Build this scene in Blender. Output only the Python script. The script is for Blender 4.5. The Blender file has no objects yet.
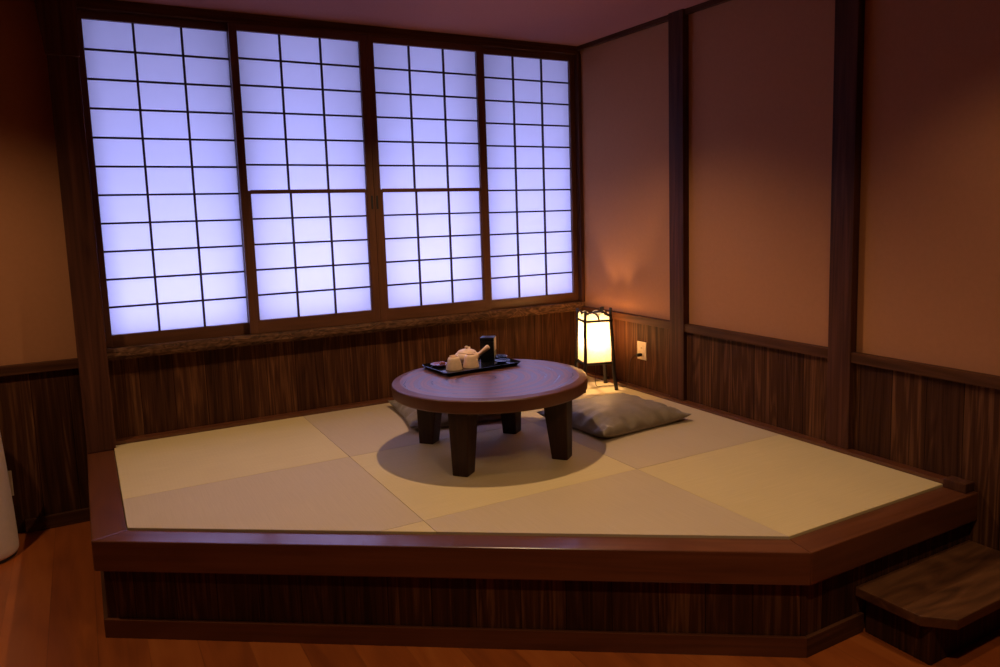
import bpy, bmesh, math, random
from mathutils import Vector, Matrix, noise
random.seed(7)
scn = bpy.context.scene
COL = scn.collection

# ------------------------------------------------------------------ node helpers
def new_mat(name):
    m = bpy.data.materials.new(name); m.use_nodes = True
    nt = m.node_tree
    for n in list(nt.nodes): nt.nodes.remove(n)
    out = nt.nodes.new('ShaderNodeOutputMaterial')
    return m, nt, out
def N(nt, kind, **kw):
    n = nt.nodes.new(kind)
    for k, v in kw.items():
        if k in n.inputs.keys(): n.inputs[k].default_value = v
        else: setattr(n, k, v)
    return n
def L(nt, a, b): nt.links.new(a, b)
def math_n(nt, op, a, b=None, c=None):
    n = nt.nodes.new('ShaderNodeMath'); n.operation = op
    for i, v in enumerate((a, b, c)):
        if v is None: continue
        if isinstance(v, (int, float)): n.inputs[i].default_value = v
        else: nt.links.new(v, n.inputs[i])
    return n.outputs[0]
def dot_n(nt, vec, d):
    n = nt.nodes.new('ShaderNodeVectorMath'); n.operation = 'DOT_PRODUCT'
    nt.links.new(vec, n.inputs[0]); n.inputs[1].default_value = d
    return n.outputs['Value']
def ramp(nt, fac, stops):
    r = nt.nodes.new('ShaderNodeValToRGB'); nt.links.new(fac, r.inputs[0])
    el = r.color_ramp.elements
    while len(el) < len(stops): el.new(0.5)
    for e, (p, c) in zip(el, stops): e.position = p; e.color = (*c, 1)
    return r.outputs[0]
def mixc(nt, kind, fac, a, b):
    n = nt.nodes.new('ShaderNodeMix'); n.data_type = 'RGBA'; n.blend_type = kind
    for i, v in ((0, fac), (6, a), (7, b)):
        if isinstance(v, (int, float)): n.inputs[i].default_value = v
        elif isinstance(v, tuple): n.inputs[i].default_value = (*v, 1)
        else: nt.links.new(v, n.inputs[i])
    return n.outputs[2]

def wood(name, along, across, dark, mid, light, rough=.45, sc=26., sl=1.1, board=None, joint=.5,
         coat=0., bump=.12, contrast=1., vary=.35, spec=.5):
    """Stretched grain: along = grain direction; boards (width) laid side by side along across."""
    m, nt, out = new_mat(name)
    tc = N(nt, 'ShaderNodeTexCoord'); P = tc.outputs['Object']
    al = Vector(along).normalized(); ac = Vector(across).normalized(); th = al.cross(ac)
    u = dot_n(nt, P, ac); v = dot_n(nt, P, al); w = dot_n(nt, P, th)
    shift = None
    if board:
        bi = math_n(nt, 'FLOOR', math_n(nt, 'DIVIDE', u, board))
        wn = N(nt, 'ShaderNodeTexWhiteNoise', noise_dimensions='1D'); L(nt, bi, wn.inputs['W'])
        shift = wn.outputs['Value']
        v = math_n(nt, 'ADD', v, math_n(nt, 'MULTIPLY', shift, 37.))
    cx = N(nt, 'ShaderNodeCombineXYZ')
    L(nt, math_n(nt, 'MULTIPLY', u, sc), cx.inputs[0]); L(nt, math_n(nt, 'MULTIPLY', w, sc), cx.inputs[1])
    L(nt, math_n(nt, 'MULTIPLY', v, sl), cx.inputs[2])
    n1 = N(nt, 'ShaderNodeTexNoise', Scale=1., Detail=5., Roughness=.62, Distortion=.9); L(nt, cx.outputs[0], n1.inputs['Vector'])
    # broad cathedral bands
    cx2 = N(nt, 'ShaderNodeCombineXYZ')
    L(nt, math_n(nt, 'MULTIPLY', u, sc*.28), cx2.inputs[0]); L(nt, math_n(nt, 'MULTIPLY', w, sc*.28), cx2.inputs[1])
    L(nt, math_n(nt, 'MULTIPLY', v, sl*.7), cx2.inputs[2])
    n2 = N(nt, 'ShaderNodeTexNoise', Scale=1., Detail=1., Distortion=.4); L(nt, cx2.outputs[0], n2.inputs['Vector'])
    band = math_n(nt, 'SINE', math_n(nt, 'MULTIPLY', n2.outputs['Fac'], 46.))
    f = math_n(nt, 'ADD', math_n(nt, 'MULTIPLY', n1.outputs['Fac'], .72*contrast), math_n(nt, 'MULTIPLY', band, .055*contrast))
    f = math_n(nt, 'ADD', f, .14 + .36*(1-contrast))
    if shift is not None:
        f = math_n(nt, 'ADD', f, math_n(nt, 'MULTIPLY', math_n(nt, 'SUBTRACT', shift, .5), vary*.4))
    c = ramp(nt, f, [(.30, dark), (.52, mid), (.78, light)])
    if board and joint > 0:
        fr = math_n(nt, 'FRACT', math_n(nt, 'DIVIDE', u, board))
        edge = math_n(nt, 'LESS_THAN', fr, .003/board)
        c = mixc(nt, 'MULTIPLY', math_n(nt, 'MULTIPLY', edge, joint), c, (.1, .08, .07))
    b = N(nt, 'ShaderNodeBsdfPrincipled', Roughness=rough)
    b.inputs['Coat Weight'].default_value = coat; b.inputs['Coat Roughness'].default_value = .12
    b.inputs['Specular IOR Level'].default_value = spec
    L(nt, c, b.inputs['Base Color'])
    bp = N(nt, 'ShaderNodeBump', Strength=bump, Distance=.004); L(nt, f, bp.inputs['Height']); L(nt, bp.outputs[0], b.inputs['Normal'])
    L(nt, b.outputs[0], out.inputs[0])
    return m

def plaster(name, col, sc=60., rough=.9, var=.12, bump=.15):
    m, nt, out = new_mat(name)
    tc = N(nt, 'ShaderNodeTexCoord')
    n1 = N(nt, 'ShaderNodeTexNoise', Scale=sc, Detail=6., Roughness=.6); L(nt, tc.outputs['Object'], n1.inputs['Vector'])
    c = ramp(nt, n1.outputs['Fac'], [(.3, tuple(x*(1-var) for x in col)), (.7, tuple(min(1, x*(1+var)) for x in col))])
    b = N(nt, 'ShaderNodeBsdfPrincipled', Roughness=rough); L(nt, c, b.inputs['Base Color'])
    b.inputs['Specular IOR Level'].default_value = .2
    bp = N(nt, 'ShaderNodeBump', Strength=bump, Distance=.002); L(nt, n1.outputs['Fac'], bp.inputs['Height']); L(nt, bp.outputs[0], b.inputs['Normal'])
    L(nt, b.outputs[0], out.inputs[0])
    return m

def plain(name, col, rough=.5, coat=0., spec=.5, var=.08, sc=40., sss=0.):
    m, nt, out = new_mat(name)
    tc = N(nt, 'ShaderNodeTexCoord')
    n1 = N(nt, 'ShaderNodeTexNoise', Scale=sc, Detail=3.); L(nt, tc.outputs['Object'], n1.inputs['Vector'])
    c = ramp(nt, n1.outputs['Fac'], [(.3, tuple(x*(1-var) for x in col)), (.7, tuple(min(1, x*(1+var)) for x in col))])
    b = N(nt, 'ShaderNodeBsdfPrincipled', Roughness=rough); L(nt, c, b.inputs['Base Color'])
    b.inputs['Coat Weight'].default_value = coat; b.inputs['Specular IOR Level'].default_value = spec
    L(nt, b.outputs[0], out.inputs[0])
    return m

def tatami(name, weave, c0, c1):
    """Fine woven rush; weave 'X' or 'Y' is the direction of the rush."""
    m, nt, out = new_mat(name)
    tc = N(nt, 'ShaderNodeTexCoord'); P = tc.outputs['Object']
    al = (1, 0, 0) if weave == 'X' else (0, 1, 0); ac = (0, 1, 0) if weave == 'X' else (1, 0, 0)
    u = dot_n(nt, P, ac); v = dot_n(nt, P, al)
    cx = N(nt, 'ShaderNodeCombineXYZ'); L(nt, math_n(nt, 'MULTIPLY', u, 240.), cx.inputs[0]); L(nt, math_n(nt, 'MULTIPLY', v, 5.), cx.inputs[1])
    n1 = N(nt, 'ShaderNodeTexNoise', Scale=1., Detail=3., Roughness=.6); L(nt, cx.outputs[0], n1.inputs['Vector'])
    n2 = N(nt, 'ShaderNodeTexNoise', Scale=3.5, Detail=2.); L(nt, P, n2.inputs['Vector'])
    rib = math_n(nt, 'SINE', math_n(nt, 'MULTIPLY', v, 2*math.pi/.016))
    f = math_n(nt, 'ADD', math_n(nt, 'MULTIPLY', n1.outputs['Fac'], .65), math_n(nt, 'MULTIPLY', n2.outputs['Fac'], .35))
    f = math_n(nt, 'ADD', f, math_n(nt, 'MULTIPLY', rib, .02))
    c = ramp(nt, f, [(.3, c0), (.72, c1)])
    b = N(nt, 'ShaderNodeBsdfPrincipled', Roughness=.62); L(nt, c, b.inputs['Base Color'])
    b.inputs['Specular IOR Level'].default_value = .35
    bp = N(nt, 'ShaderNodeBump', Strength=.25, Distance=.002); L(nt, f, bp.inputs['Height']); L(nt, bp.outputs[0], b.inputs['Normal'])
    L(nt, b.outputs[0], out.inputs[0])
    return m

def paper(name, col, trans=.8, fib=.06, sc=30., glow=None):
    m, nt, out = new_mat(name)
    tc = N(nt, 'ShaderNodeTexCoord')
    n1 = N(nt, 'ShaderNodeTexNoise', Scale=sc, Detail=6., Roughness=.7, Distortion=1.2); L(nt, tc.outputs['Object'], n1.inputs['Vector'])
    c = ramp(nt, n1.outputs['Fac'], [(.3, tuple(x*(1-fib) for x in col)), (.65, col)])
    d = N(nt, 'ShaderNodeBsdfDiffuse'); t = N(nt, 'ShaderNodeBsdfTranslucent')
    L(nt, c, d.inputs[0]); L(nt, c, t.inputs[0])
    mx = N(nt, 'ShaderNodeMixShader'); mx.inputs[0].default_value = trans
    L(nt, d.outputs[0], mx.inputs[1]); L(nt, t.outputs[0], mx.inputs[2])
    res = mx.outputs[0]
    if glow:
        e = N(nt, 'ShaderNodeEmission', Color=(*glow[0], 1), Strength=glow[1])
        ad = N(nt, 'ShaderNodeAddShader'); L(nt, res, ad.inputs[0]); L(nt, e.outputs[0], ad.inputs[1]); res = ad.outputs[0]
    L(nt, res, out.inputs[0])
    return m

def rings(name):
    m, nt, out = new_mat(name)
    tc = N(nt, 'ShaderNodeTexCoord'); P = tc.outputs['Object']
    mp = N(nt, 'ShaderNodeMapping'); mp.inputs['Location'].default_value = (.05, .03, 0); mp.inputs['Scale'].default_value = (1, 1.12, 0)
    L(nt, P, mp.inputs['Vector'])
    w = N(nt, 'ShaderNodeTexWave', wave_type='RINGS', rings_direction='Z', Scale=15., Distortion=5.5, Detail=4.)
    w.inputs['Detail Scale'].default_value = .8
    L(nt, mp.outputs[0], w.inputs['Vector'])
    w2 = N(nt, 'ShaderNodeTexWave', wave_type='RINGS', rings_direction='Z', Scale=5.2, Distortion=3.5, Detail=3.)
    L(nt, mp.outputs[0], w2.inputs['Vector'])
    f = math_n(nt, 'ADD', math_n(nt, 'MULTIPLY', w.outputs['Fac'], .45), math_n(nt, 'MULTIPLY', w2.outputs['Fac'], .55))
    c = ramp(nt, f, [(.15, (.045, .014, .009)), (.5, (.115, .037, .021)), (.85, (.23, .092, .058))])
    r = N(nt, 'ShaderNodeMapRange'); r.inputs[3].default_value = .27; r.inputs[4].default_value = .46; L(nt, f, r.inputs[0])
    b = N(nt, 'ShaderNodeBsdfPrincipled'); L(nt, c, b.inputs['Base Color']); L(nt, r.outputs[0], b.inputs['Roughness'])
    b.inputs['Specular IOR Level'].default_value = .5
    b.inputs['Coat Weight'].default_value = .12; b.inputs['Coat Roughness'].default_value = .3
    bp = N(nt, 'ShaderNodeBump', Strength=.04, Distance=.003); L(nt, f, bp.inputs['Height']); L(nt, bp.outputs[0], b.inputs['Normal'])
    L(nt, b.outputs[0], out.inputs[0])
    return m

def fabric(name):
    m, nt, out = new_mat(name)
    tc = N(nt, 'ShaderNodeTexCoord'); P = tc.outputs['Object']
    n1 = N(nt, 'ShaderNodeTexNoise', Scale=14., Detail=4., Distortion=.6); L(nt, P, n1.inputs['Vector'])
    n2 = N(nt, 'ShaderNodeTexNoise', Scale=420., Detail=2.); L(nt, P, n2.inputs['Vector'])
    f = math_n(nt, 'ADD', math_n(nt, 'MULTIPLY', n1.outputs['Fac'], .7), math_n(nt, 'MULTIPLY', n2.outputs['Fac'], .3))
    c = ramp(nt, f, [(.3, (.15, .112, .075)), (.7, (.25, .19, .125))])
    b = N(nt, 'ShaderNodeBsdfPrincipled', Roughness=.5); L(nt, c, b.inputs['Base Color'])
    b.inputs['Sheen Weight'].default_value = .2; b.inputs['Specular IOR Level'].default_value = .25
    bp = N(nt, 'ShaderNodeBump', Strength=.15, Distance=.002); L(nt, n2.outputs['Fac'], bp.inputs['Height']); L(nt, bp.outputs[0], b.inputs['Normal'])
    L(nt, b.outputs[0], out.inputs[0])
    return m

X, Y, Z = (1, 0, 0), (0, 1, 0), (0, 0, 1)
DIAG = (.8084, -.5886, 0)
DK = ((.028, .0105, .0048), (.066, .024, .0105), (.21, .088, .034))
M = {
 'post':   wood('dark post wood', Z, X, (.034, .012, .007), (.078, .028, .015), (.14, .053, .027), rough=.6, sc=34, contrast=.9, spec=.08),
 'rail_x': wood('dark rail wood along window', X, Z, (.035, .013, .006), (.085, .032, .014), (.15, .06, .027), rough=.55, sc=40, contrast=.8, spec=.08),
 'rail_y': wood('dark rail wood along side wall', Y, Z, (.035, .013, .006), (.085, .032, .014), (.15, .06, .027), rough=.55, sc=40, contrast=.8, spec=.08),
 'sash':   wood('brown sash wood', Z, X, (.05, .016, .006), (.11, .038, .014), (.17, .063, .024), rough=.45, sc=40, contrast=.6),
 'sash_x': wood('brown sash rail wood', X, Z, (.05, .016, .006), (.11, .038, .014), (.17, .063, .024), rough=.45, sc=40, contrast=.6),
 'bar':    plain('dark lattice wood', (.020, .008, .006), .5),
 'sill':   wood('gnarled sill wood', X, Z, (.03, .014, .008), (.10, .045, .022), (.22, .11, .055), rough=.6, sc=70, sl=14, contrast=1.3, bump=.7, spec=.1),
 'wains_x': wood('vertical board panelling below window', Z, X, *DK, rough=.55, sc=52, sl=1.5, board=.152, joint=.8, contrast=.95, spec=.06),
 'wains_y': wood('vertical board panelling on side wall', Z, Y, *DK, rough=.55, sc=52, sl=1.5, board=.152, joint=.8, contrast=.95, spec=.06),
 'skirt_d': wood('vertical board panelling on platform front', Z, DIAG, *DK, rough=.55, sc=52, sl=1.5, board=.152, joint=.8, contrast=.95, spec=.06),
 'edge_d': wood('red brown edge board front', DIAG, Z, (.068, .020, .008), (.125, .038, .015), (.19, .064, .026), rough=.28, sc=22, sl=1., contrast=.75, coat=.4),
 'edge_x': wood('red brown edge board right', X, Z, (.068, .020, .008), (.125, .038, .015), (.19, .064, .026), rough=.28, sc=22, sl=1., contrast=.75, coat=.4),
 'edge_y': wood('red brown edge board left', Y, Z, (.068, .020, .008), (.125, .038, .015), (.19, .064, .026), rough=.28, sc=22, sl=1., contrast=.75, coat=.4),
 'floor':  wood('red brown floor boards', Y, X, (.20, .045, .009), (.34, .082, .014), (.46, .135, .028), rough=.36, sc=11, sl=1.2, board=.15, joint=.25, contrast=.7, vary=.4, coat=.1),
 'step':   wood('dark step wood', X, Y, (.035, .013, .005), (.10, .038, .014), (.19, .078, .03), rough=.42, sc=17, sl=2.2, contrast=.95),
 'wall':   plaster('terracotta tan plaster', (.43, .188, .083), var=.03),
 'ceil':   plaster('reddish brown ceiling paper', (.36, .15, .12), sc=90, var=.06),
 'tat_a':  tatami('tatami rush with painted yellow sheen', 'X', (.56, .43, .22), (.65, .505, .265)),  # brighter sheen of this weave direction is put into the colour
 'tat_b':  tatami('tatami rush with painted grey sheen', 'Y', (.48, .365, .235), (.54, .415, .272)),  # same rush turned a quarter; its duller sheen is painted as colour
 'shoji':  paper('white shoji paper', (.9, .9, .92), .85, fib=.015, sc=6.),
 'lampaper': paper('cream mulberry lamp paper', (.80, .68, .45), .85, fib=.3, sc=45.),
 'twig':   plain('dark bark twig', (.018, .010, .007), .6, var=.3, sc=90),
 'rings':  rings('tree slice table top'),
 'slab':   wood('table slab rim wood', X, Z, (.068, .020, .009), (.115, .036, .015), (.165, .057, .026), rough=.38, sc=12, sl=2.5, contrast=.6),
 'tleg':   wood('dark table leg wood', Z, X, (.014, .005, .003), (.032, .011, .006), (.062, .023, .012), rough=.45, spec=.25, sc=40, contrast=.9),
 'lacquer': plain('black lacquer', (.005, .005, .007), .16, spec=.3),
 'redlac': plain('red brown lacquer', (.20, .045, .025), .25, coat=.4),
 'clay':   plain('cream unglazed stoneware', (.80, .55, .36), .5, var=.08, sc=60),
 'tin':    plain('black tea caddy tin', (.006, .006, .008), .3, spec=.2),
 'label':  plain('pale paper label', (.62, .50, .46), .6),
 'ivory':  plain('ivory plastic', (.62, .46, .30), .4),
 'dark':   plain('dark rubber', (.012, .010, .010), .6),
 'cordbrown': plain('brown cord', (.05, .02, .01), .6),
 'white':  plain('warm white plastic', (.74, .56, .46), .45, var=.03),
 'cush':   fabric('grey beige satin cotton'),
}

# ------------------------------------------------------------------ mesh helpers
class MB:
    def __init__(s): s.bm = bmesh.new()
    def box(s, x0, x1, y0, y1, z0, z1):
        v = [s.bm.verts.new((x, y, z)) for z in (z0, z1) for x, y in ((x0, y0), (x1, y0), (x1, y1), (x0, y1))]
        for f in ((3, 2, 1, 0), (4, 5, 6, 7), (0, 1, 5, 4), (1, 2, 6, 5), (2, 3, 7, 6), (3, 0, 4, 7)): s.bm.faces.new([v[i] for i in f])
        return s
    def hexa(s, bot, top):
        v = [s.bm.verts.new(p) for p in list(bot)+list(top)]; n = len(bot)
        s.bm.faces.new([v[i] for i in range(n-1, -1, -1)]); s.bm.faces.new([v[n+i] for i in range(n)])
        for i in range(n): j = (i+1) % n; s.bm.faces.new([v[i], v[j], v[n+j], v[n+i]])
        return s
    def prism(s, poly, z0, z1):
        a = sum(poly[i][0]*poly[(i+1) % len(poly)][1]-poly[(i+1) % len(poly)][0]*poly[i][1] for i in range(len(poly)))
        if a < 0: poly = poly[::-1]
        return s.hexa([(x, y, z0) for x, y in poly], [(x, y, z1) for x, y in poly])
    def quad(s, pts): s.bm.faces.new([s.bm.verts.new(p) for p in pts]); return s
    def lathe(s, prof, c=(0, 0, 0), n=32, cap=True, axis=None):
        R = Matrix.Identity(3) if axis is None else Vector((0, 0, 1)).rotation_difference(Vector(axis)).to_matrix()
        rows = []
        for r, z in prof:
            rows.append([s.bm.verts.new(Vector(c)+R @ Vector((r*math.cos(2*math.pi*i/n), r*math.sin(2*math.pi*i/n), z))) for i in range(n)])
        for a, b in zip(rows, rows[1:]):
            for i in range(n): s.bm.faces.new([a[i], a[(i+1) % n], b[(i+1) % n], b[i]])
        if cap:
            s.bm.faces.new(rows[0][::-1]); s.bm.faces.new(rows[-1])
        return s
    def tube(s, pts, rad, n=10):
        pts = [Vector(p) for p in pts]
        if isinstance(rad, (int, float)): rad = [rad]*len(pts)
        rows = []; up = Vector((.13, .31, .94))
        for i, p in enumerate(pts):
            t = (pts[min(i+1, len(pts)-1)]-pts[max(i-1, 0)]).normalized()
            a = t.cross(up)
            if a.length < .05: a = t.cross(Vector((1, 0, 0)))
            a.normalize(); b = t.cross(a)
            rows.append([s.bm.verts.new(p+rad[i]*(math.cos(2*math.pi*k/n)*a+math.sin(2*math.pi*k/n)*b)) for k in range(n)])
        for a, b in zip(rows, rows[1:]):
            for i in range(n): s.bm.faces.new([a[i], a[(i+1) % n], b[(i+1) % n], b[i]])
        s.bm.faces.new(rows[0][::-1]); s.bm.faces.new(rows[-1])
        return s
    def build(s, name, mat, parent=None, origin=None, bev=0., seg=2, smooth=False):
        bm = s.bm
        if bev > 0: bmesh.ops.bevel(bm, geom=bm.edges[:], offset=bev, segments=seg, profile=.6, affect='EDGES', clamp_overlap=True)
        bmesh.ops.recalc_face_normals(bm, faces=bm.faces[:])
        off = Vector(origin) if origin is not None else (wloc(parent) if parent is not None else Vector((0, 0, 0)))
        for v in bm.verts: v.co -= off
        me = bpy.data.meshes.new(name); bm.to_mesh(me); bm.free()
        if smooth:
            for p in me.polygons: p.use_smooth = True
        if mat: me.materials.append(mat)
        o = bpy.data.objects.new(name, me); COL.objects.link(o)
        if parent is not None:
            o.parent = parent; o.location = off-wloc(parent)
        else: o.location = off
        return o
def wloc(o):
    v = Vector((0, 0, 0))
    while o is not None: v += Vector(o.location); o = o.parent
    return v
def empty(name, loc):
    o = bpy.data.objects.new(name, None); o.empty_display_size = .1; COL.objects.link(o); o.location = loc; return o
def tag(o, label=None, cat=None, group=None, kind=None):
    for k, v in (('label', label), ('category', cat), ('group', group), ('kind', kind)):
        if v: o[k] = v
    return o
def struct(o, label=None): return tag(o, label, kind='structure')
def smooth_by_angle(o, deg=40):
    me = o.data
    for p in me.polygons: p.use_smooth = True
    try: me.set_sharp_from_angle(angle=math.radians(deg))
    except Exception: pass
    return o

FL = -.372                     # floor of the room; z = 0 is the top of the tatami
KZ0 = -.008
CE = 2.11                      # ceiling
# ------------------------------------------------------------------ room shell
struct(MB().box(-6, .3, -7, .3, FL-.1, FL).build('floor', M['floor']), 'red brown wooden board floor around the platform')
struct(MB().box(-6, .3, -7, .3, CE, CE+.1).build('ceiling', M['ceil']), 'dark reddish brown ceiling above the window')
wr = struct(MB().box(.06, .2, -7, .3, FL, CE).build('wall_right', M['wall']), 'terracotta plaster wall right of the platform')
wl = struct(MB().box(-6, -2.79, .092, .25, FL, CE).build('wall_left', M['wall']), 'terracotta plaster wall left of the window')
wb = struct(MB().box(-2.8, .06, .09, .2, FL, .44).build('wall_back', M['wall']), 'low wall under the shoji window')
struct(MB().box(-2.8, .06, .075, .2, 2.05, CE).build('trim_1', M['rail_x'], bev=.002), 'dark lintel over the shoji window')
# wainscot of the back wall
MB().box(-2.715, .05, .05, .09, 0, .425).build('wainscot_panel', M['wains_x'], wb)
MB().box(-2.715, .05, .0, .05, 0, .018).build('floor_strip', M['edge_x'], wb, bev=.002)
# wainscot of the right wall, three bays between posts and corner
P1 = (-1.022, -.905); P2 = (-2.092, -1.975)
for a, b in ((P1[1], .05), (P2[1], P1[0]), (-7, P2[0])):
    lo = 0 if b > -2 else FL
    if b > -2.05: MB().box(.045, .06, a, b, 0, .42).build('wainscot_panel', M['wains_y'], wr)
    else: MB().box(.045, .06, a, b, FL, .42).build('wainscot_panel', M['wains_y'], wr)
    MB().box(.025, .06, a, b, .402, .446).build('wainscot_rail', M['rail_y'], wr, bev=.002)
MB().box(.0, .045, -2.545, .0, 0, .016).build('floor_strip', M['edge_y'], wr, bev=.002)
# wainscot of the left wall
MB().box(-6, -2.838, .078, .092, FL, .41).build('wainscot_panel', M['wains_x'], wl)
MB().box(-6, -2.838, .056, .092, .39, .436).build('wainscot_rail', M['rail_x'], wl, bev=.002)
struct(MB().box(-3.118, -2.838, .054, .078, FL, FL+.062).build('baseboard_left', M['rail_x'], bev=.002), 'brown baseboard at the foot of the left wall')
# posts and ceiling trims
struct(MB().box(-2.837, -2.715, -.05, .12, KZ0, CE).box(-2.837, -2.79, .049, .12, FL, KZ0).build('trim_2', M['post'], bev=.004), 'dark square corner post left of the window')
struct(MB().box(.02, .07, P1[0], P1[1], 0, CE).build('trim_3', M['post'], bev=.003), 'dark post on the right wall nearer the window')
struct(MB().box(.02, .07, P2[0], P2[1], 0, CE).build('trim_4', M['post'], bev=.003), 'dark post on the right wall nearer the camera')
struct(MB().box(-2.715, .06, .0, .075, 2.062, CE).build('trim_5', M['rail_x'], bev=.003), 'dark ceiling trim over the window')
struct(MB().box(.035, .06, -7, .0, 2.082, CE).build('trim_6', M['rail_y'], bev=.002), 'dark ceiling trim along the right wall')
struct(MB().box(.035, .06, -.006, .09, .475, 2.062).build('trim_7', M['post'], bev=.002), 'dark window jamb in the corner')
bk = MB(); bk.hexa([(-2.842, -.085, 1.83), (-2.71, -.085, 1.83), (-2.71, -.05, 1.83), (-2.842, -.05, 1.83)],
                   [(-2.868, -.085, CE), (-2.702, -.085, CE), (-2.702, -.05, CE), (-2.868, -.05, CE)])
struct(bk.build('trim_8', M['post'], bev=.003), 'dark bracket block at the top of the corner post')
# sill
sl = MB(); 
n = 60
xs = [-2.715+(2.765)*i/n for i in range(n+1)]
rows = []
for i, x in enumerate(xs):
    k = noise.noise((x*9, 3.1, 0))*.005
    rows.append([sl.bm.verts.new(p) for p in ((x, .09, .42), (x, -.004+k*.4, .42+k*.5), (x, -.014+k, .437), (x, -.012-k, .462), (x, -.006, .476), (x, .09, .476))])
for a, b in zip(rows, rows[1:]):
    for j in range(6): sl.bm.faces.new([a[j], a[(j+1) % 6], b[(j+1) % 6], b[j]])
sl.bm.faces.new(rows[0]); sl.bm.faces.new(rows[-1][::-1])
struct(sl.build('trim_9', M['sill']), 'gnarled wooden window sill under the shoji screens')

wf = MB().box(-2.72, .06, .13, .17, .44, .50).box(-2.72, .06, .13, .17, 2.02, 2.10)
for a, b in ((-2.72, -2.68), (-2.06, -2.0), (-1.385, -1.30), (-.68, -.60), (.0, .06)): wf.box(a, b, .13, .17, .50, 2.02)
struct(wf.build('window_1', M['bar']), 'outer window frame behind the shoji screens')

# ------------------------------------------------------------------ shoji screens
ZT, ZB = 2.0225, .541
def shoji(label, x0, x1, px0, px1, fy0, fy1, cols, yukimi, pull=None):
    """frame x0..x1, paper px0..px1, frame depth fy0..fy1"""
    root = tag(empty('shoji_screen', ((x0+x1)/2, (fy0+fy1)/2, .478)), label, 'sliding screen', 'shoji screens in the window')
    zb = ZB+.006 if yukimi else ZB-.005
    MB().box(x0, px0, fy0, fy1, .478, 2.058).build('stile', M['sash'], root, bev=.002)
    MB().box(px1, x1, fy0, fy1, .478, 2.058).build('stile', M['sash'], root, bev=.002)
    MB().box(px0, px1, fy0+.001, fy1-.001, ZT, 2.058).build('top_rail', M['sash_x'], root)
    MB().box(px0, px1, fy0+.001, fy1-.001, .478, zb).build('bottom_rail', M['sash_x'], root)
    py = fy0+.021; my0 = fy0+.009; my1 = py-.001; mw = .0052
    if not yukimi:
        MB().box(px0, px1, py, py+.001, zb, ZT).build('paper', M['shoji'], root)
        lat = MB()
        for i in range(1, cols): x = px0+(px1-px0)*i/cols; lat.box(x-mw, x+mw, my0, my1, zb, ZT)
        for j in range(1, 11): z = zb+(ZT-zb)*j/11; lat.box(px0, px1, my0+.0005, my1, z-.0048, z+.0048)
        lat.build('lattice', M['bar'], root)
    else:
        zm = 1.224
        MB().box(px0, px1, py, py+.001, zm, ZT).build('paper', M['shoji'], root)
        lat = MB()
        for i in range(1, cols): x = px0+(px1-px0)*i/cols; lat.box(x-mw, x+mw, my0, my1, zm, ZT)
        for j in range(1, 6): z = zm+(ZT-zm)*j/6; lat.box(px0, px1, my0+.0005, my1, z-.0048, z+.0048)
        lat.build('lattice', M['bar'], root)
        # lower sash that lifts up
        a, b = px0+.014, px1-.006
        ls = MB().box(px0, a, my0-.003, py+.002, zb, zm).box(b, px1, my0-.003, py+.002, zb, zm).box(a, b, my0-.003, py+.002, zm-.016, zm+.004).build('lower_sash', M['sash'], root)
        tag(ls, 'lower lifting sash with its own thin frame')
        MB().box(a, b, py, py+.001, zb, zm-.016).build('paper', M['shoji'], ls)
        lat = MB()
        for i in range(1, cols): x = a+(b-a)*i/cols; lat.box(x-mw, x+mw, my0, my1, zb, zm-.016)
        for j in range(1, 5): z = zb+(zm-.012-zb)*j/5; lat.box(a, b, my0+.0005, my1, z-.0048, z+.0048)
        lat.build('lattice', M['bar'], ls)
    if pull is not None:
        MB().box(pull-.0055, pull+.0055, fy0-.0015, fy0+.003, 1.115, 1.19).build('finger_pull', M['dark'], root, bev=.001)
    return root
shoji('tall shoji screen at left end beside the corner post, lattice in one full height grid', -2.7145, -2.018, -2.686, -2.053, .038, .068, 3, False)
shoji('shoji screen with split upper and lower lattice, left one of the middle pair', -2.052, -1.3435, -2.0135, -1.384, .002, .034, 3, True, -1.358)
shoji('shoji screen with split upper and lower lattice, right one of the middle pair', -1.3425, -.638, -1.3045, -.676, .002, .034, 3, True, -1.328)
shoji('tall shoji screen at right end by the room corner, one full height grid', -.645, .035, -.609, .0005, .038, .068, 3, False)

# ------------------------------------------------------------------ raised platform
KZ = -.008; KB = KZ-.110
A_in, B_in = (-2.7242, -1.1809), (-.8565, -2.5405)
A_out, B_out = (-2.838, -1.220), (-.881, -2.653)
pf = tag(empty('raised_platform', (-1.4, -1.0, FL)), 'raised wooden platform with red brown edge boards and a cut corner below the shoji window', 'platform')
def ring(A, B, d):
    """outer outline shrunk inwards by d: left corner and right corner"""
    nx, ny = .5886, .8084       # inward normal of the diagonal
    xl = A[0]+d; yr = B[1]+d
    # points on the shifted diagonal
    dx, dy = B[0]-A[0], B[1]-A[1]
    px, py = A[0]+nx*d, A[1]+ny*d
    t = (xl-px)/dx; a = (xl, py+t*dy)
    t = (yr-py)/dy; b = (px+t*dx, yr)
    return a, b
MB().prism([(A_out[0], -.05), A_out, A_in, (A_in[0], -.05)], KB, KZ).build('edge_board', M['edge_y'], pf, bev=.005)
MB().prism([(A_in[0], -.05), (A_out[0], -.05), (A_out[0], .0485), (A_in[0], .0485)], KB, KZ-.001).build('edge_board', M['edge_y'], pf)
MB().prism([A_out, B_out, B_in, A_in], KB, KZ).build('edge_board', M['edge_d'], pf, bev=.005)
MB().prism([B_out, (.045, B_out[1]), (.045, B_in[1]), B_in], KB, KZ).build('edge_board', M['edge_x'], pf, bev=.005)
MB().box(-.012, .045, -2.636, -2.546, KZ, .028).build('end_block', M['post'], pf, bev=.004)
a0, b0 = ring(A_out, B_out, .028); a1, b1 = ring(A_out, B_out, .048)
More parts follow.
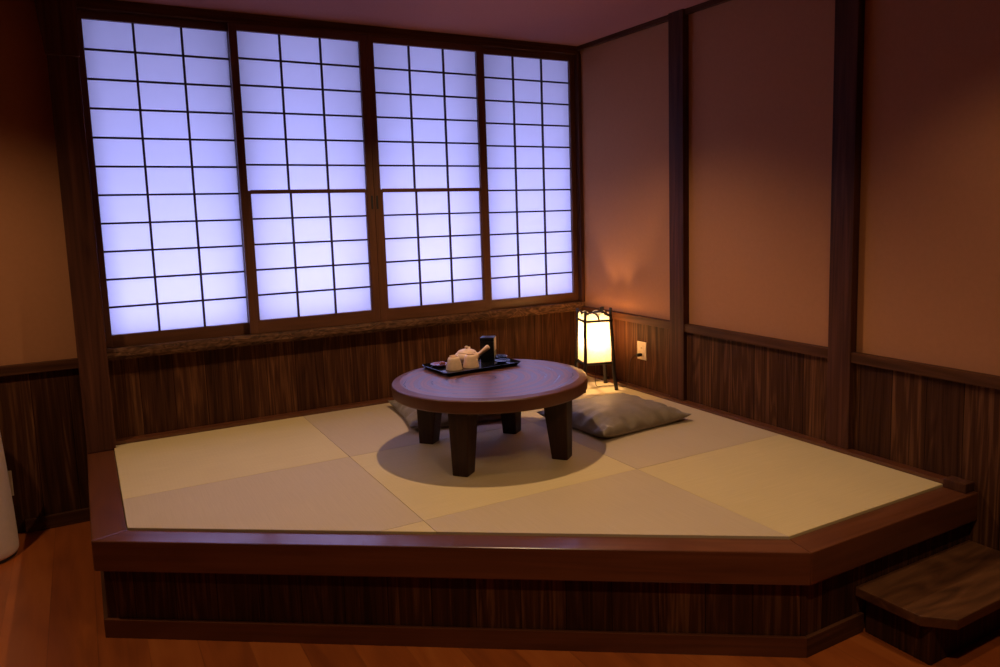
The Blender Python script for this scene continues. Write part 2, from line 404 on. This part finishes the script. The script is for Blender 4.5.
MB().prism([(a0[0], .0485), a0, a1, (a1[0], .0485)], FL, KB).build('skirt_panel', M['wains_y'], pf)
MB().prism([a0, b0, b1, a1], FL, KB).build('skirt_panel', M['skirt_d'], pf)
MB().prism([b0, (.045, b0[1]), (.045, b1[1]), b1], FL, KB).build('skirt_panel', M['wains_x'], pf)
c0, d0 = ring(A_out, B_out, .014)
MB().prism([(c0[0], .0485), c0, a0, (a0[0], .0485)], FL, FL+.068).build('baseboard', M['rail_y'], pf, bev=.002)
MB().prism([c0, d0, b0, a0], FL, FL+.068).build('baseboard', M['edge_d'], pf, bev=.002)
MB().prism([d0, (-.592, d0[1]), (-.592, b0[1]), b0], FL, FL+.068).build('baseboard', M['rail_x'], pf, bev=.002)
# the deck under the mats
MB().prism([(A_in[0], .0), A_in, B_in, (.0, B_in[1]), (.0, .0)], KZ-.06, KZ-.035).build('deck', M['edge_x'], pf)

# tatami mats: square grid clipped by the platform outline
def clip(poly, p, q):
    """keep the part of poly left of p->q"""
    def sd(r): return (q[0]-p[0])*(r[1]-p[1])-(q[1]-p[1])*(r[0]-p[0])
    out = []
    for i, r in enumerate(poly):
        s = poly[(i+1) % len(poly)]; a, b = sd(r), sd(s)
        if a >= 0: out.append(r)
        if a*b < 0:
            t = a/(a-b); out.append((r[0]+t*(s[0]-r[0]), r[1]+t*(s[1]-r[1])))
    return out
gx = (-2.7242, -1.8134, -.8565, 0.); gy = (0., -.8512, -1.7284, -2.5405)
mat_labels = {  # yellow and grey stand for weave sheen painted into the rush colour
 (0, 0): 'yellow sheen tatami mat under the tall left shoji screen, by the corner post',
 (0, 1): 'grey sheen tatami mat cut slantwise in the front left of the platform',
 (0, 2): 'tiny triangular yellow sheen tatami offcut at the middle of the front edge board',
 (1, 0): 'grey sheen tatami mat against the window wall behind the round table',
 (1, 1): 'yellow sheen tatami mat holding the front legs of the round table',
 (1, 2): 'grey sheen slanting tatami mat in front of the table, along the front edge board',
 (2, 0): 'yellow sheen tatami mat in the back right corner under the paper lamp',
 (2, 1): 'grey sheen tatami mat beside the right wall in front of the cushion',
 (2, 2): 'yellow sheen tatami mat at the right end of the platform above the step'}
for (i, j), lab in mat_labels.items():
    g = .0006
    poly = [(gx[i]+g, gy[j+1]+g), (gx[i+1]-g, gy[j+1]+g), (gx[i+1]-g, gy[j]-g), (gx[i]+g, gy[j]-g)]
    poly = clip(poly, A_in, B_in)
    c = Vector((sum(p[0] for p in poly)/len(poly), sum(p[1] for p in poly)/len(poly), KZ-.035))
    o = MB().prism(poly, KZ-.035, 0.).build('tatami_mat', M['tat_a' if (i+j) % 2 == 0 else 'tat_b'], origin=c, bev=.0018)
    tag(o, lab, 'tatami mat', 'tatami mats on the platform')

# ------------------------------------------------------------------ step
sp = tag(empty('wooden_step', (-.3, -2.75, FL)), 'low dark wooden step with a clipped corner at the right end of the platform', 'step')
ST = -.204; sy = b0[1]-.001
MB().prism([(-.625, sy), (-.620, -2.86), (-.546, -2.937), (.04, -2.937), (.04, sy)], ST-.034, ST).build('tread', M['step'], sp, bev=.004)
MB().prism([(-.588, sy-.015), (-.588, -2.88), (.04, -2.88), (.04, sy-.015)], FL, ST-.034).build('riser_box', M['wains_x'], sp, bev=.003)

# ------------------------------------------------------------------ round table
TC = (-1.2133, -1.1010); TH = .335; TR = .446
tb = tag(empty('round_table', (TC[0], TC[1], 0)), 'low round wooden table with a thick tree slice top on four square legs', 'table')
prof = [(TR-.02, TH-.062), (TR-.004, TH-.060), (TR, TH-.054), (TR+.001, TH-.03), (TR, TH-.010), (TR-.002, TH-.0065), (TR-.006, TH-.0048), (TR-.036, TH)]
top = MB().lathe(prof, (TC[0], TC[1], 0), 128).build('tabletop', M['slab'], tb)
smooth_by_angle(top, 7)
top.data.materials.append(M['rings'])
for p in top.data.polygons:
    if p.normal.z > .9 and len(p.vertices) > 10: p.material_index = 1
for k, (lx, ly) in enumerate(((.190, .158), (-.214, .243), (-.270, -.262), (.181, -.318))):
    a = math.radians(45+90*k-6)
    e = Vector((math.cos(a), math.sin(a), 0)); s = Vector((-e.y, e.x, 0)); c = Vector((TC[0]+lx, TC[1]+ly, 0))
    def sq(r0, r1, h, z):
        return [tuple(c+q*e+t*s+Vector((0, 0, z))) for q, t in ((r0, -h), (r1, -h), (r1, h), (r0, h))]
    MB().hexa(sq(-.036, .037, .035, 0.), sq(-.072, .041, .045, TH-.0615)).build('leg', M['tleg'], tb, bev=.006)

# ------------------------------------------------------------------ tray and tea things
def rot2(c, x, y, a): return (c[0]+x*math.cos(a)-y*math.sin(a), c[1]+x*math.sin(a)+y*math.cos(a))
def rrect(c, w, d, r, a, n=5):
    pts = []
    for sx, sy, st in ((1, 1, 0), (-1, 1, 90), (-1, -1, 180), (1, -1, 270)):
        for i in range(n+1):
            t = math.radians(st+90*i/n)
            pts.append(rot2(c, sx*(w/2-r)+r*math.cos(t), sy*(d/2-r)+r*math.sin(t), a))
    return pts
TY = (-1.187, -.850); TA = math.radians(4)
def tray_rings():
    mb = MB(); rings_ = []
    for (w, d, r, z) in ((.385, .25, .02, TH), (.42, .285, .03, TH+.018), (.414, .279, .027, TH+.019), (.392, .257, .018, TH+.006)):
        rings_.append([mb.bm.verts.new((x, y, z)) for x, y in rrect(TY, w, d, r, TA)])
    for a, b in zip(rings_, rings_[1:]):
        for i in range(len(a)): j = (i+1) % len(a); mb.bm.faces.new([a[i], a[j], b[j], b[i]])
    mb.bm.faces.new(rings_[0][::-1]); mb.bm.faces.new(rings_[-1])
    return mb
tag(tray_rings().build('serving_tray', M['lacquer'], origin=(TY[0], TY[1], TH)), 'black lacquered rectangular tray with raised rim on the round table', 'tray')
TZ = TH+.0062
# teapot with side handle
pc = (-1.172, -.768)
pot = tag(empty('side_handle_teapot', (pc[0], pc[1], TZ)), 'cream stoneware teapot with a straight side handle on the black tray', 'teapot')
b_ = MB().lathe([(.040, 0), (.050, .006), (.060, .020), (.063, .032), (.058, .044), (.049, .051), (.042, .053)], (pc[0], pc[1], TZ), 36).build('body', M['clay'], pot); smooth_by_angle(b_, 60)
ld = MB().lathe([(.046, .0515), (.047, .055), (.040, .061), (.024, .067), (.007, .069)], (pc[0], pc[1], TZ), 32).build('lid', M['clay'], pot); smooth_by_angle(ld, 60)
kb = MB().lathe([(.006, .068), (.005, .071), (.009, .076), (.0085, .081), (.004, .084)], (pc[0], pc[1], TZ), 20).build('knob', M['clay'], ld); smooth_by_angle(kb, 60)
hd = Vector((.83, -.56, 0)); h0 = Vector((pc[0], pc[1], TZ+.036))+hd*.054
h1 = h0+hd*.058+Vector((0, 0, .044))
hn = MB().tube([h0, h0.lerp(h1, .2), h0.lerp(h1, .6), h0.lerp(h1, .93), h1], [.010, .0085, .011, .0135, .010], 16).build('handle', M['clay'], pot); smooth_by_angle(hn, 60)
sd_ = Vector((.56, .83, 0)); s0 = Vector((pc[0], pc[1], TZ+.034))+sd_*.05
st = MB().tube([s0, s0+sd_*.018+Vector((0, 0, .012)), s0+sd_*.03+Vector((0, 0, .03))], [.013, .009, .0065], 14).build('spout', M['clay'], pot); smooth_by_angle(st, 60)
# upturned cups
for (cx, cy, lab) in ((-1.290, -.873, 'cream stoneware teacup upside down on the tray, left of the two'), (-1.200, -.872, 'cream stoneware teacup upside down on the tray, right of the two')):
    cup = tag(empty('teacup', (cx, cy, TZ)), lab, 'cup', 'upturned teacups on the tray')
    o = MB().lathe([(.036, 0), (.0400, 0), (.0395, .005), (.0350, .025), (.0300, .046), (.0270, .055), (.022, .059), (.019, .0595)], (cx, cy, TZ), 36).build('bowl', M['clay'], cup); smooth_by_angle(o, 50)
    o = MB().lathe([(.019, .059), (.020, .0645), (.017, .0655), (.015, .0605)], (cx, cy, TZ), 32).build('foot_ring', M['clay'], cup); smooth_by_angle(o, 50)
# tea caddy: tall black tin with pale side
cc = (-1.050, -.765); ca = math.radians(-37); cw = .070
cd = tag(empty('tea_caddy', (cc[0], cc[1], TZ)), 'tall black square tea caddy standing at the back of the tray', 'caddy')
MB().prism([rot2(cc, x*cw/2, y*cw/2, ca) for x, y in ((-1, -1), (1, -1), (1, 1), (-1, 1))], TZ, TZ+.096).build('body', M['tin'], cd, bev=.003)
MB().prism([rot2(cc, x*(cw/2+.0006), y*(cw/2+.0006), ca) for x, y in ((-1, -1), (1, -1), (1, 1), (-1, 1))], TZ+.0965, TZ+.117).build('lid', M['tin'], cd, bev=.003)
MB().prism([rot2(cc, cw/2+x, y, ca) for x, y in ((.0004, -.026), (.0022, -.026), (.0022, .026), (.0004, .026))], TZ+.05, TZ+.114).build('label_strip', M['label'], cd)
# red brown dish, dark saucers
dc = (-1.322, -.770)
o = tag(MB().lathe([(.024, 0), (.036, .005), (.044, .014), (.0425, .0145), (.034, .008), (.02, .0055)], (*dc, TZ), 36).build('lacquer_dish', M['redlac'], origin=(*dc, TZ)), 'small shallow red brown dish at the left end of the tray', 'dish'); smooth_by_angle(o, 60)
sw = MB().lathe([(.004, .0), (.012, .002), (.0155, .009), (.012, .016), (.004, .0185)], (dc[0]+.012, dc[1]-.008, TZ+.0062), 20).build('wrapped_sweet', M['redlac'], origin=(dc[0]+.012, dc[1]-.008, TZ+.006))
tag(smooth_by_angle(sw, 70), 'small rounded reddish brown sweet lying in the red brown dish', 'sweet')
for k, (sx, sy, lab) in enumerate(((-1.035, -.880, 'black shiny saucer on the right of the tray, nearer the rim'), (-.992, -.775, 'black shiny saucer on the tray behind the other, right of the tea caddy'))):
    o = MB().lathe([(.022, 0), (.024, .004), (.036, .008), (.041, .013), (.0395, .0135), (.030, .009), (.018, .007)], (sx, sy, TZ), 36).build('saucer', M['lacquer'], origin=(sx, sy, TZ))
    tag(smooth_by_angle(o, 60), lab, 'saucer', 'black saucers on the tray')

# ------------------------------------------------------------------ cushions
def cushion(c, w, d, ang, h, seed, label):
    n = 44; mb = MB(); bm = mb.bm
    ca_, sa_ = math.cos(ang), math.sin(ang)
    def P(u, v, side):
        au, av = abs(u), abs(v)
        f = max(0, (1-au**2.4)*(1-av**2.4))**.55
        x = w/2*u*(1-.075*(1-v*v)*au**3); y = d/2*v*(1-.075*(1-u*u)*av**3)
        r = min(1., max(au, av))
        # gathers radiating in from the seams
        wr_ = noise.noise((u*5.5+seed, v*1.6, seed*.7))*(av**3)+noise.noise((u*1.6, v*5.5+seed, seed*1.3))*(au**3)
        wr_ += .5*noise.noise((u*13+seed, v*3., 1.))*av**3+.5*noise.noise((u*3., v*13+seed, 2.))*au**3
        big = noise.noise((u*1.7+seed, v*1.7, .3))
        rim = .024+.014*(au*av)**4
        if side: z = rim+h*f*(1+.12*big)+.030*wr_*min(1, f*3.)*(1 if f > 0 else 0)
        else: z = rim-(rim-.0015)*min(1., f*2.6)
        return (c[0]+x*ca_-y*sa_, c[1]+x*sa_+y*ca_, z)
    us = [math.sin(math.pi/2*(2*i/n-1))*.6+(2*i/n-1)*.4 for i in range(n+1)]
    T = [[bm.verts.new(P(u, v, 1)) for v in us] for u in us]
    B = [[T[i][j] if i in (0, n) or j in (0, n) else bm.verts.new(P(us[i], us[j], 0)) for j in range(n+1)] for i in range(n+1)]
    for i in range(n):
        for j in range(n):
            bm.faces.new([T[i][j], T[i+1][j], T[i+1][j+1], T[i][j+1]])
            bm.faces.new([B[i][j], B[i][j+1], B[i+1][j+1], B[i+1][j]])
    o = mb.build('floor_cushion', M['cush'], origin=(c[0], c[1], 0), smooth=True)
    return tag(o, label, 'cushion', 'floor cushions beside the round table')
cushion((-.492, -1.060), .585, .555, math.radians(4.5), .080, 3.7, 'grey beige square floor cushion lying right of the round table in front of the lamp')
cushion((-1.125, -.430), .57, .60, math.radians(-9), .075, 8.2, 'grey beige floor cushion mostly hidden behind the round table')

# ------------------------------------------------------------------ paper lamp
LC = Vector((-.154, -.413, 0)); er = Vector((.956, -.29, 0)); ef = Vector((-.29, -.956, 0))
lp = tag(empty('paper_floor_lamp', LC), 'glowing square paper lantern lamp on dark twig legs in the corner', 'lamp')
def lpt(a, b, h, z): return LC+er*(a*h)+ef*(b*h)+Vector((0, 0, z))
for a, b in ((1, 1), (-1, 1), (-1, -1), (1, -1)):
    ht = .485+(.012 if (a, b) == (1, 1) else 0)
    pts = []; rad = []
    for i in range(13):
        t = i/12; z = ht*t
        h = .099*(1-t)**1.6*.28+.080*(1-(1-t)**1.6*.28)+.0035*math.sin(6.3*t+a*1.1+b*2.)
        h = .080+.022*(1-t)**2.2+.002*math.sin(9*t+a+2*b)
        pts.append(lpt(a, b, h, z+(.0008 if i == 0 else 0))); rad.append(.012*(1-.25*t)+.0006*math.sin(20*t+a))
    lg = MB().tube(pts, rad, 10).build('leg', M['twig'], lp, smooth=True)
    for z in (.24, .34) if (a, b) != (1, 1) else (.30,):
        k = lpt(a, b, .084, z); MB().lathe([(.004, -.004), (.0065, 0), (.004, .004)], k+er*(.006*a)+ef*.004*b, 10).build('knot', M['twig'], lg)
# rails round the body
for zz, hh in ((.166, .087), (.422, .083)):
    r_ = MB()
    for (a, b), (a2, b2) in (((1, 1), (-1, 1)), ((-1, 1), (-1, -1)), ((-1, -1), (1, -1)), ((1, -1), (1, 1))):
        r_.tube([lpt(a, b, hh, zz), lpt(a2, b2, hh, zz)], (.0078 if zz > .3 else .0082), 8)
    r_.build('rail', M['twig'], lp, smooth=True)
# paper walls: slightly tapered, the upper edge scalloped
for (a, b), (a2, b2) in (((1, 1), (-1, 1)), ((-1, 1), (-1, -1)), ((-1, -1), (1, -1)), ((1, -1), (1, 1))):
    mb = MB(); n = 24; lo = []; hi = []
    for i in range(n+1):
        t = i/n
        lo.append(mb.bm.verts.new(lpt(a, b, .081, .168).lerp(lpt(a2, b2, .081, .168), t)))
        zt = .434+.034*abs(math.sin(2*math.pi*t))**.6
        hi.append(mb.bm.verts.new(lpt(a, b, .0775, zt).lerp(lpt(a2, b2, .0775, zt), t)))
    for i in range(n): mb.bm.faces.new([lo[i], lo[i+1], hi[i+1], hi[i]])
    mb.build('paper_shade', M['lampaper'], lp)
# curved twig lying over the top
tw = [lpt(-1, -.9, .082, .478), lpt(-.7, -.6, .08, .455), lpt(-.3, -.2, .08, .452), lpt(.05, .3, .08, .468), lpt(.35, .75, .08, .476), lpt(.6, .95, .08, .462), lpt(.98, 1., .08, .447)]
MB().tube(tw, [.007, .009, .008, .009, .010, .009, .007], 10).build('top_twig', M['twig'], lp, smooth=True)
MB().tube([lpt(.3, .7, .08, .474), lpt(.32, .72, .08, .490), lpt(.28, .7, .08, .501)], [.007, .006, .004], 8).build('top_twig', M['twig'], lp, smooth=True)
MB().tube([lpt(.08, 1., .08, .422), lpt(.02, 1., .08, .445), lpt(-.12, .9, .08, .462), lpt(-.35, .6, .08, .466)], [.005, .006, .006, .005], 8).build('top_twig', M['twig'], lp, smooth=True)
# plate and bulb inside
MB().box(-.02, .02, -.004, .004, 0, .006).build('bulb_holder', M['dark'], lp, origin=(0, 0, 0)).location = (0, 0, .169)
cross = MB().tube([lpt(-1, 0, .082, .166), lpt(1, 0, .082, .166)], .004, 8).tube([lpt(0, -1, .082, .166), lpt(0, 1, .082, .166)], .004, 8)
cross.build('base_bar', M['twig'], lp)
# plug in the wall socket and its cord
pw = Vector((.026, -.622, .214))
plg = MB().box(.006, .0385, -.632, -.612, .205, .223).build('plug', M['dark'], lp, bev=.003)
cpts = [Vector((.008, -.622, .214)), Vector((-.022, -.620, .210)), Vector((-.03, -.60, .17)), Vector((-.012, -.56, .06)), Vector((-.008, -.52, .006)), Vector((-.03, -.46, .005)), Vector((-.10, -.42, .005)), Vector((-.15, -.415, .02)), Vector((-.15, -.415, .163))]
fine = []
for i in range(len(cpts)-1):
    p0, p1, p2, p3 = cpts[max(i-1, 0)], cpts[i], cpts[i+1], cpts[min(i+2, len(cpts)-1)]
    for k in range(6):
        t = k/6
        fine.append(.5*((2*p1)+(p2-p0)*t+(2*p0-5*p1+4*p2-p3)*t*t+(3*p1-p0-3*p2+p3)*t**3))
fine.append(cpts[-1])
MB().tube(fine, .002, 8).build('cord', M['cordbrown'], lp, smooth=True)

# ------------------------------------------------------------------ outlets
ot = tag(empty('wall_outlet', (.045, -.626, .238)), 'ivory wall outlet beside the paper lamp with a black plug in it', 'outlet', None)
MB().box(.0385, .0452, -.668, -.584, .184, .292).build('cover_plate', M['ivory'], ot, bev=.003)
MB().box(.0375, .039, -.640, -.612, .244, .268).build('socket', M['ivory'], ot, bev=.0005)
MB().box(.0372, .0378, -.631, -.629, .250, .262).box(.0372, .0378, -.623, -.621, .250, .262).build('slot', M['dark'], ot)
ol = tag(empty('wall_outlet', (-3.19, .078, -.125)), 'ivory wall outlet half hidden behind the white bin at left', 'outlet', None)
MB().box(-3.226, -3.149, .0715, .0782, -.184, -.062).build('cover_plate', M['ivory'], ol, bev=.003)
MB().box(-3.202, -3.174, .0705, .072, -.150, -.098).build('socket', M['ivory'], ol, bev=.0005)

# ------------------------------------------------------------------ white bin at the left edge
bc = (-3.277, -.17)
bn = tag(empty('waste_bin', (*bc, FL)), 'white rounded bin widening towards its base, cut off by the left picture edge', 'bin')
o = MB().lathe([(.130, .012), (.141, .016), (.146, .028), (.1465, .05), (.142, .20), (.133, .40), (.124, .56), (.116, .70), (.110, .712), (.104, .705), (.108, .56), (.125, .20), (.128, .04)], (*bc, FL), 64).build('body', M['white'], bn); smooth_by_angle(o, 50)
o = MB().lathe([(.132, .0003), (.138, .003), (.138, .013), (.128, .014)], (*bc, FL), 64).build('base_ring', M['dark'], bn); smooth_by_angle(o, 50)

# ------------------------------------------------------------------ light
def spot(name, loc, tgt, watts, col, ang, blend, r):
    l = bpy.data.lights.new(name, 'SPOT'); l.energy = watts; l.color = col; l.spot_size = math.radians(ang); l.spot_blend = blend; l.shadow_soft_size = r
    o = bpy.data.objects.new(name, l); COL.objects.link(o); o.location = loc
    o.rotation_euler = (Vector(tgt)-Vector(loc)).to_track_quat('-Z', 'Y').to_euler(); return o
def area(name, loc, tgt, watts, col, sx, sy):
    l = bpy.data.lights.new(name, 'AREA'); l.shape = 'RECTANGLE'; l.size = sx; l.size_y = sy; l.energy = watts; l.color = col
    o = bpy.data.objects.new(name, l); COL.objects.link(o); o.location = loc
    o.rotation_euler = (Vector(tgt)-Vector(loc)).to_track_quat('-Z', 'Y').to_euler(); return o
WARM = (1., .68, .39)
area('daylight behind window', (-1.35, .85, .60), (-1.35, 0, 1.0), 92, (.43, .44, 1.), 3.6, 1.7)
spot('downlight over table', (-1.213, -1.10, 2.08), (-1.213, -1.10, 0), 82, WARM, 128, .75, .022)
spot('downlight left', (-3.55, -.95, 2.08), (-3.45, -.85, 0), 52, WARM, 125, .8, .04)
spot('downlight front', (-1.7, -3.5, 2.08), (-1.6, -3.3, 0), 52, WARM, 116, .8, .04)
spot('downlight right', (-.75, -3.0, 2.08), (-.6, -2.9, 0), 25, WARM, 112, .8, .04)
pl = bpy.data.lights.new('lamp bulb', 'POINT'); pl.energy = 9.; pl.color = (1., .60, .28); pl.shadow_soft_size = .018
po = bpy.data.objects.new('lamp bulb', pl); COL.objects.link(po); po.location = LC+Vector((0, 0, .335))
w = bpy.data.worlds.new('World'); scn.world = w; w.use_nodes = True
w.node_tree.nodes['Background'].inputs[0].default_value = (1., .7, .5, 1); w.node_tree.nodes['Background'].inputs[1].default_value = .004

# ------------------------------------------------------------------ camera (solved from the photograph)
cam = bpy.data.cameras.new('Camera'); co = bpy.data.objects.new('Camera', cam); COL.objects.link(co)
yaw, pit, rol = (math.radians(v) for v in (30.6803, -7.1478, -1.4798))
f = Vector((math.sin(yaw)*math.cos(pit), math.cos(yaw)*math.cos(pit), math.sin(pit)))
r = Vector((math.cos(yaw), -math.sin(yaw), 0)); u = r.cross(f)
r2 = r*math.cos(rol)+u*math.sin(rol); u2 = -r*math.sin(rol)+u*math.cos(rol)
mw_ = Matrix((r2, u2, -f)).transposed().to_4x4(); mw_.translation = (-2.7871, -4.2312, 1.0969)
co.matrix_world = mw_
cam.sensor_fit = 'HORIZONTAL'; cam.sensor_width = 36.; cam.lens = 774.0615*36/1000
cam.shift_x = -41.2854/1000; cam.shift_y = -28.3237/1000
cam.clip_start = .05
scn.camera = co
scn.cycles.use_denoising = True
scn.cycles.max_bounces = 10
scn.cycles.diffuse_bounces = 6
scn.cycles.transmission_bounces = 8
scn.view_settings.view_transform = 'Standard'
scn.view_settings.look = 'None'
scn.view_settings.exposure = 0.
